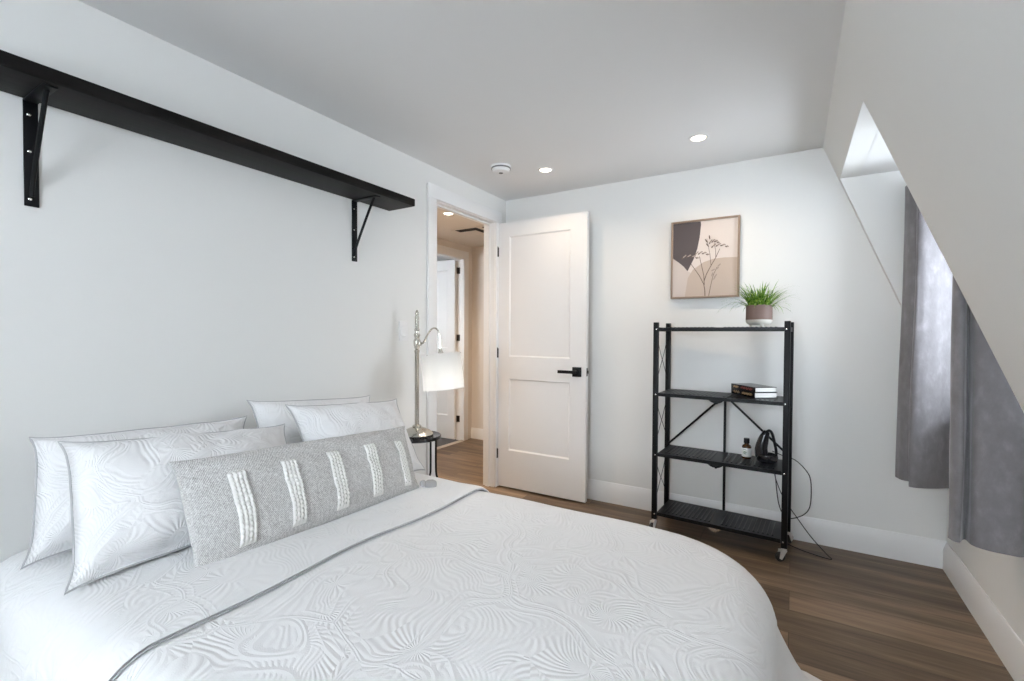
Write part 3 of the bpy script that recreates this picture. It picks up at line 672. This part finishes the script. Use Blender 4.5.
def stroke(pts, wd, mi=4, d=0.0016):
    mb.mi = mi; q = [Vector(st(*p)) for p in pts]; A = []
    for i, p in enumerate(q):
        t = (q[min(i+1, len(q)-1)] - q[max(i-1, 0)]).normalized(); nn = Vector((-t.y, t.x)) * wd * (1 - 0.4 * i / len(q)); A.append((p + nn, p - nn))
    for (a, b), (c2, d2) in zip(A, A[1:]): mb.face([mb.bm.verts.new((v.x, yp - d, v.y)) for v in (a, b, d2, c2)])
def dab(x, y, rx, ry, ang, mi=5, d=0.0020):
    mb.mi = mi; q = []
    for k in range(10):
        a = 2*PI*k/10; u, v = rx*math.cos(a), ry*math.sin(a); q.append(clampp(st(x + u*math.cos(ang) - v*math.sin(ang), y + u*math.sin(ang) + v*math.cos(ang))))
    mb.face([mb.bm.verts.new((a, yp - d, b)) for a, b in q])
stroke([(292, 630), (290, 580), (282, 540), (250, 480), (192, 400)], 0.0026); stroke([(286, 545), (282, 480), (268, 420), (250, 345)], 0.0022)
stroke([(284, 520), (300, 470), (330, 410), (365, 345), (388, 290)], 0.0024); stroke([(330, 405), (322, 330), (308, 260), (300, 220)], 0.0015)
stroke([(362, 350), (360, 300), (350, 250)], 0.0015); stroke([(316, 630), (330, 550), (345, 480), (370, 420)], 0.0018)
for (fx, fy, ww) in ((265, 325, 46), (388, 268, 52), (350, 240, 30), (185, 350, 55)):
    for k in range(11):
        a = (k / 10 - 0.5) * 2; dab(fx + a * ww, fy + 10 * a * a - 6 * (k % 3), 9, 4.5, a * 0.9 - 0.3, 4 if k % 3 == 0 else 5, 0.0018 + 0.00015 * (k % 3)); 
for (fx, fy, an) in ((318, 210, 1.4), (296, 235, 1.0), (305, 265, 0.9), (345, 440, -0.5), (372, 428, -0.7), (385, 405, -0.8), (340, 470, -1.2), (355, 495, -1.1), (362, 480, -0.9)): dab(fx, fy, 16, 4.5, an, 5 if fy > 300 else 4, 0.0019)
mb.build('print', M_art, fp, smooth=False, fix=False)

# ------------------------------------------------------------------ storage rack
RX0, RX1, RY0, RY1 = -0.712, -0.026, 2.870, 3.128
RT = 1.268
rk = thing('storage_rack', 'black metal four tier rolling rack against the back wall under the print', 'rack', ((RX0 + RX1) / 2, (RY0 + RY1) / 2, 0))
pw = 0.014
tiers = [1.236, 0.842, 0.476, 0.115]
for x in (RX0, RX1):
    for y in (RY0, RY1):
        mb = MB(); mb.box(x - pw, x + pw, y - pw, y + pw, 0.072, RT)
        post = mb.build('post', M_black, rk, bevel=0.002)
        s_ = 1 if x == RX0 else -1
        for z in tiers:
            if y == RY0:
                MB().lathe([(0, 0.004), (0.004, 0.003), (0.0055, 0)], (0, 0, 0), 10, Mat((x + s_ * 0.004, y - pw, z - 0.010), rx=PI/2)).build('rivet', M_steel, post)
for i, z in enumerate(tiers):
    mb = MB(); a0, a1, b0, b1 = RX0 + pw + 0.001, RX1 - pw - 0.001, RY0 - 0.006, RY1 + 0.006
    mb.box(a0, a1, b0, b1, z - 0.004, z)
    lip = 0.020 if i else 0.013
    mb.box(a0, a1, b0, b0 + 0.003, z - lip, z - 0.0041); mb.box(a0, a1, b1 - 0.003, b1, z - 0.020, z - 0.0041)
    mb.box(a0, a0 + 0.003, b0 + 0.003, b1 - 0.003, z - 0.020, z - 0.0041); mb.box(a1 - 0.003, a1, b0 + 0.003, b1 - 0.003, z - 0.020, z - 0.0041)
    n = 26
    for k in range(n):                                     # pressed ribs
        xm = a0 + 0.03 + (a1 - a0 - 0.06) * (k + 0.5) / n
        if abs(xm - (a0 + a1) / 2) < 0.02: continue
        mb.prism([(xm - 0.0065, z), (xm - 0.003, z + 0.0028), (xm + 0.003, z + 0.0028), (xm + 0.0065, z)], b0 + 0.03, b1 - 0.03)
    t = mb.build('shelf', M_rackshelf, rk, smooth=False)
    if i == 0: continue
    xm = (a0 + a1) / 2
    la = MB(); la.prism([(xm - 0.040, z - 0.0205), (xm + 0.040, z - 0.0205), (xm + 0.026, z - 0.030), (xm + 0.012, z - 0.035), (xm - 0.012, z - 0.035), (xm - 0.026, z - 0.030)], b0, b0 + 0.004)
    la.tube([(xm + 0.004, b0 - 0.002, z - 0.033), (xm + 0.004, b0 + 0.01, z - 0.033)], 0.007, 10)
    la.build('latch', M_black if i != 3 else M_steel, t, smooth=False)
# folding braces and the rear strut
bx = -0.365
mb = MB(); yb_ = RY1 - 0.004
mb.box(bx - 0.007, bx + 0.007, yb_ - 0.005, yb_ + 0.005, 0.120, 0.821); mb.build('rear_strut', M_black, rk)
for x1, z1 in ((RX0 + pw, 0.490), (RX1 - pw, 0.520)):
    MB().tube([(bx + (0.012 if x1 > bx else -0.012), yb_ - 0.008, 0.815), (x1, yb_ - 0.008, z1)], 0.0065, 8).build('brace', M_black, rk)
# side wires: crossing waves between the posts of each end
for x in (RX0, RX1):
    mb = MB(); ym = (RY0 + RY1) / 2; hw = (RY1 - RY0) / 2 - pw - 0.006
    for z0, z1 in zip(tiers[1:], tiers[:-1]):
        for s_ in (-1, 1):
            pts = []
            for k in range(25):
                t_ = k / 24; pts.append((x + 0.002 * s_, ym + s_ * hw * math.cos(t_ * PI) * 0.98, z0 + 0.006 + (z1 - 0.024 - z0 - 0.006) * t_))
            mb.tube(pts, 0.0018, 5)
    mb.build('side_wire', M_black, rk)
    MB().box(x - 0.008, x + 0.008, RY0 + pw, RY1 - pw, 1.214, 1.238).build('end_rail', M_black, rk)
for k, (x, y) in enumerate(((RX0, RY0), (RX1, RY0), (RX0, RY1), (RX1, RY1))):
    ang = (-1.9, PI + 0.55, 0.7, 1.1)[k]; M_ = Mat((x, y, 0), rz=ang)
    mb = MB(); mb.lathe([(0, 0.062), (0.013, 0.062), (0.013, 0.0715), (0, 0.0715)], (0, 0, 0), 14, M_)
    mb.box(-0.010, 0.022, -0.013, 0.013, 0.055, 0.0615, M_)
    for s_ in (-1, 1): mb.prism([(-0.010, 0.0615), (0.022, 0.0615), (0.028, 0.020), (0.016, 0.014)], s_ * 0.013 - 0.0015, s_ * 0.013 + 0.0015, 'y', M_)
    cs = mb.build('caster', M_zinc, rk)
    Mw = M_ @ Mat((0.020, 0, 0.0245), rx=PI/2)
    MB().lathe([(0, -0.010), (0.018, -0.010), (0.0235, -0.007), (0.0235, 0.007), (0.018, 0.010), (0, 0.010)], (0, 0, 0), 28, Mw).build('wheel', M_rubber, cs)

rk_a = -math.radians(3.2); _p = Vector((RX0, RY0, 0)); _d = rk.location - _p
rk.location = _p + Matrix.Rotation(rk_a, 3, 'Z') @ _d; rk.rotation_euler = (0, 0, rk_a)

# on the rack ------------------------------------------------------
gx, gy, gz = -0.168, 2.965, tiers[0] + 0.003
pt = thing('potted_plant', 'artificial green grass in a taupe and cream pot on the rack top', 'plant', (gx, gy, gz))
MB().lathe([(0.052, 0.020), (0.062, 0.028), (0.0655, 0.038), (0.067, 0.042), (0.067, 0.119), (0.064, 0.122), (0.059, 0.119), (0.058, 0.100), (0.0, 0.098)], (gx, gy, gz), 40)\
    .build('pot', M_terra, pt)
MB().lathe([(0, 0.012), (0.050, 0.013), (0.063, 0.024), (0.0682, 0.034), (0.0690, 0.040), (0.0672, 0.0405), (0.060, 0.030), (0, 0.022)], (gx, gy, gz), 40).build('pot_base', M_cream, pt)
for k in range(3):
    a = -PI/2 + 0.45 + 2*PI*k/3; MB().lathe([(0, 0), (0.008, 0), (0.011, 0.014), (0, 0.014)], (gx + 0.040*math.cos(a), gy + 0.040*math.sin(a), gz), 14).build('foot', M_cream, pt)
MB().lathe([(0, 0.100), (0.0575, 0.101), (0.05, 0.106), (0, 0.109)], (gx, gy, gz), 24).build('soil', M_soil, pt)
mb = MB(); rnd = random.Random(11)
def blade(base, az, ln, bend, wd, lean=0.15):
    d = Vector((math.cos(az), math.sin(az), 0)); sd_ = Vector((-d.y, d.x, 0)); prev = None; p = Vector(base); el = PI/2 - lean * rnd.random(); n = 7
    for k in range(n + 1):
        t = k / n; ww = wd * (1 - t ** 2.2) + 0.0002
        a = mb.bm.verts.new(p + sd_ * ww); b = mb.bm.verts.new(p - sd_ * ww)
        if prev: mb.face([prev[0], prev[1], b, a])
        prev = (a, b); el -= bend / n * (0.5 + t); p = p + (d * math.cos(el) + Vector((0, 0, math.sin(el)))) * ln / n
for k in range(230):
    r = 0.05 * math.sqrt(rnd.random()); a = rnd.random() * 2 * PI
    ba = a + rnd.gauss(0, 0.5); reach = r / 0.05
    blade((gx + r*math.cos(a), gy + r*math.sin(a) * 0.9, gz + 0.100), ba, 0.09 + 0.075 * rnd.random() + 0.04 * reach, 0.45 + 1.5 * reach * rnd.random() + 0.3 * rnd.random(), 0.0034, 0.1 + 1.05 * reach)
for az, ln, bd in ((PI + 0.25, 0.24, 2.9), (PI - 0.1, 0.22, 1.9), (0.1, 0.23, 1.7), (-0.2, 0.22, 1.9), (0.3, 0.20, 1.5), (PI + 0.1, 0.21, 1.6), (0.0, 0.20, 2.2), (PI - 0.3, 0.19, 2.1), (PI, 0.2, 1.8)): blade((gx + 0.04*math.cos(az), gy + 0.04*math.sin(az), gz + 0.100), az, ln, bd, 0.0030, 0.9)
mb.build('grass', M_grass, pt, fix=False)

def book(z, w_, d_, th, loc, ang, label, prn):
    M_ = Mat((loc[0], loc[1], z), rz=ang)
    t = thing('book', label, 'book', (loc[0], loc[1], z), 'books on the rack')
    mb = MB(); c = 0.0025                      # local x: page ends (right), y: spine runs back along x=0
    mb.box(0, w_, 0, d_, 0, c, M_); mb.box(0, w_, 0, d_, th - c, th, M_); mb.box(0, c, 0, d_, c, th - c, M_)
    pg = MB().box(c + 0.0003, w_ - 0.003, 0.004, d_ - 0.004, c + 0.0002, th - c - 0.0002, M_).build('pages', M_paper, t, smooth=False)
    for k, (a, b, mi) in enumerate(prn):
        mb.mi = mi + 1; n = max(2, int((b - a) / 0.009))
        for q in range(n):
            y0 = a + (b - a) * q / n; mb.box(-0.0007, -0.0001, y0, y0 + (b - a) / n * 0.62, th * (0.28 if q % 3 else 0.4), th * (0.76 if q % 2 else 0.62), M_)
    mb.build('cover', [M_blackgl, M_gold, M_redprint], t, smooth=False)
ba = math.radians(37); bc = (-0.180, 2.892)
zb = tiers[1] + 0.003
book(zb, 0.135, 0.225, 0.031, bc, ba, 'black covered book lying at the bottom of the two on the rack', [(0.02, 0.12, 0), (0.14, 0.205, 0)])
book(zb + 0.0312, 0.130, 0.220, 0.028, (bc[0] + 0.002, bc[1] + 0.005), ba + 0.03, 'black covered book lying on top of the other one on the rack', [(0.025, 0.13, 1), (0.15, 0.20, 0)])

zc = tiers[2] + 0.003; ox, oy = -0.2245, 3.02
bt = thing('dropper_bottle', 'small amber glass bottle with white label on the third tier of the rack', 'bottle', (ox, oy, zc))
MB().lathe([(0, 0), (0.023, 0), (0.025, 0.003), (0.025, 0.066), (0.022, 0.074), (0.012, 0.081), (0.011, 0.086), (0, 0.086)], (ox, oy, zc), 32).build('bottle_body', M_amber, bt)
MB().lathe([(0.0253, 0.010), (0.0257, 0.010), (0.0257, 0.060), (0.0253, 0.060)], (ox, oy, zc), 32, closed=True).build('label', M_label, bt)
mb = MB()
for dz, a0, a1 in ((0.050, -2.15, -1.55), (0.040, -2.1, -1.7), (0.034, -2.2, -1.5), (0.026, -2.1, -1.6)):
    mb.grid(lambda i, j: Vector((ox + 0.0259*math.cos(a0 + (a1-a0)*i/6), oy + 0.0259*math.sin(a0 + (a1-a0)*i/6), zc + dz + 0.004*j)), 7, 2)
mb.build('printing', M_labelink, bt)
MB().lathe([(0, 0.0862), (0.015, 0.0862), (0.0155, 0.090), (0.0155, 0.112), (0.014, 0.115), (0, 0.115)], (ox, oy, zc), 24).build('cap', M_black, bt)

ax_, ay_ = -0.118, 2.985
ap = thing('tabletop_appliance', 'glossy black triangular appliance with open handle beside the amber bottle', 'appliance', (ax_, ay_, zc))
MB().lathe([(0, 0), (0.040, 0), (0.050, 0.008), (0.055, 0.030), (0.052, 0.044), (0.045, 0.046), (0.043, 0.036), (0, 0.034)], (ax_, ay_, zc), 36).build('base', M_blackgl, ap)
bod = catmull([(ax_ - 0.026, ay_, zc + 0.030), (ax_ - 0.030, ay_, zc + 0.070), (ax_ - 0.022, ay_, zc + 0.115), (ax_ - 0.012, ay_, zc + 0.150), (ax_ - 0.002, ay_, zc + 0.172)], 5)
n = len(bod); MB().tube(bod, [0.035 - 0.020 * (k / (n - 1)) ** 1.5 for k in range(n)], 16).build('body', M_blackgl, ap)
hn = catmull([(ax_ - 0.006, ay_, zc + 0.168), (ax_ + 0.010, ay_, zc + 0.178), (ax_ + 0.024, ay_, zc + 0.160), (ax_ + 0.036, ay_, zc + 0.110), (ax_ + 0.044, ay_, zc + 0.068), (ax_ + 0.044, ay_, zc + 0.034)], 6)
MB().tube(hn, 0.0075, 10).build('handle', M_black, ap)
# its cable
cd = [(ax_ + 0.02, RY1 + 0.020, zc + 0.03), (-0.035, 3.150, 0.485), (0.020, 3.150, 0.470), (0.075, 3.150, 0.415), (0.096, 3.150, 0.36), (0.098, 3.150, 0.25), (0.085, 3.148, 0.19), (0.045, 3.146, 0.148), (-0.02, 3.146, 0.128), (-0.06, 3.146, 0.20), (-0.08, 3.146, 0.36), (-0.086, 3.146, 0.392), (-0.076, 3.146, 0.34), (-0.035, 3.14, 0.24), (0.03, 3.12, 0.15), (0.10, 3.07, 0.07), (0.17, 3.00, 0.018), (0.19, 2.98, 0.0052), (0.15, 2.985, 0.0042), (0.06, 3.02, 0.0042), (-0.03, 3.08, 0.0042), (-0.10, 3.12, 0.0042)]
o = MB().tube(catmull(cd, 6), 0.0026, 6).build('power_cord', M_rubber); tag(o, 'thin black power cord looping beside the rack down to the floor', 'cord')

# ------------------------------------------------------------------ curtains
o = MB().tube([(0.585, DY0 + 0.002, 1.97), (0.585, DY1 - 0.002, 1.97)], 0.008, 12)
for y, s_ in ((DY0, 1), (DY1, -1)): o.tube([(0.585, y + s_ * 0.0005, 1.97), (0.585, y + s_ * 0.012, 1.97)], 0.016, 16)
o = o.build('curtain_rod', M_nickel); tag(o, 'thin curtain rod across the dormer above the grey curtains, hidden by the slope', 'curtain rod')
def curtain(path, hem, label, seed):
    P2 = [Vector((x, y, 0)) for x, y in path]; P2 = catmull(P2, 5); N = len(P2); nz_ = 26; top = 1.955
    mb = MB(); th = 0.0025
    def at(i, j, s_):
        p = P2[i]; t = (P2[min(i+1, N-1)] - P2[max(i-1, 0)]).normalized(); nn = Vector((-t.y, t.x, 0)); f = j / (nz_ - 1)
        z = hem + (top - hem) * f
        w = 0.005 * noise.noise(Vector((i * 0.25, z * 3.0, seed))) * (1 - f * 0.6)
        q = p + nn * (s_ * th + w)
        q.x = 0.585 + (q.x - 0.585) * (1.0 - 0.10 * max(0, (z - 1.0))) + 0.004 * math.sin(z * 4 + seed)
        return Vector((min(q.x, 0.668 + min(0.10, max(0.0, (z - 0.90) * 0.6))), min(max(q.y, DY0 + 0.004), DY1 - 0.004), z))
    A = mb.grid(lambda i, j: at(i, j, 1), N, nz_); B = mb.grid(lambda i, j: at(i, j, -1), N, nz_)
    for i in range(N - 1): mb.face([A[i][0], A[i+1][0], B[i+1][0], B[i][0]]); mb.face([A[i][-1], A[i+1][-1], B[i+1][-1], B[i][-1]])
    for j in range(nz_ - 1): mb.face([A[0][j], A[0][j+1], B[0][j+1], B[0][j]]); mb.face([A[-1][j], A[-1][j+1], B[-1][j+1], B[-1][j]])
    c = Vector((0.585, path[len(path)//2][1], hem)); o = mb.build('curtain', M_velvet, None, angle=60)
    o.data.transform(Matrix.Translation(-c)); o.location = c
    return tag(o, label, 'curtain', 'grey velvet curtains')
curtain([(0.655, 3.128), (0.56, 3.124), (0.492, 3.114), (0.470, 3.092), (0.478, 3.060), (0.496, 3.030), (0.530, 3.012), (0.545, 2.990), (0.530, 2.968), (0.500, 2.945), (0.493, 2.930), (0.500, 2.918), (0.530, 2.920), (0.580, 2.942), (0.630, 2.978), (0.690, 3.012), (0.740, 3.035), (0.765, 3.03)], 0.462, 'grey velvet curtain at the far side of the dormer, its folds lit by the window', 2)
curtain([(0.62, 2.375), (0.645, 2.36), (0.60, 2.335), (0.54, 2.315), (0.503, 2.290), (0.489, 2.258), (0.496, 2.228), (0.512, 2.224), (0.527, 2.262), (0.540, 2.262), (0.544, 2.212), (0.590, 2.185), (0.640, 2.180), (0.662, 2.190)], 0.462, 'grey velvet curtain at the near side of the dormer, closest to the camera', 5)
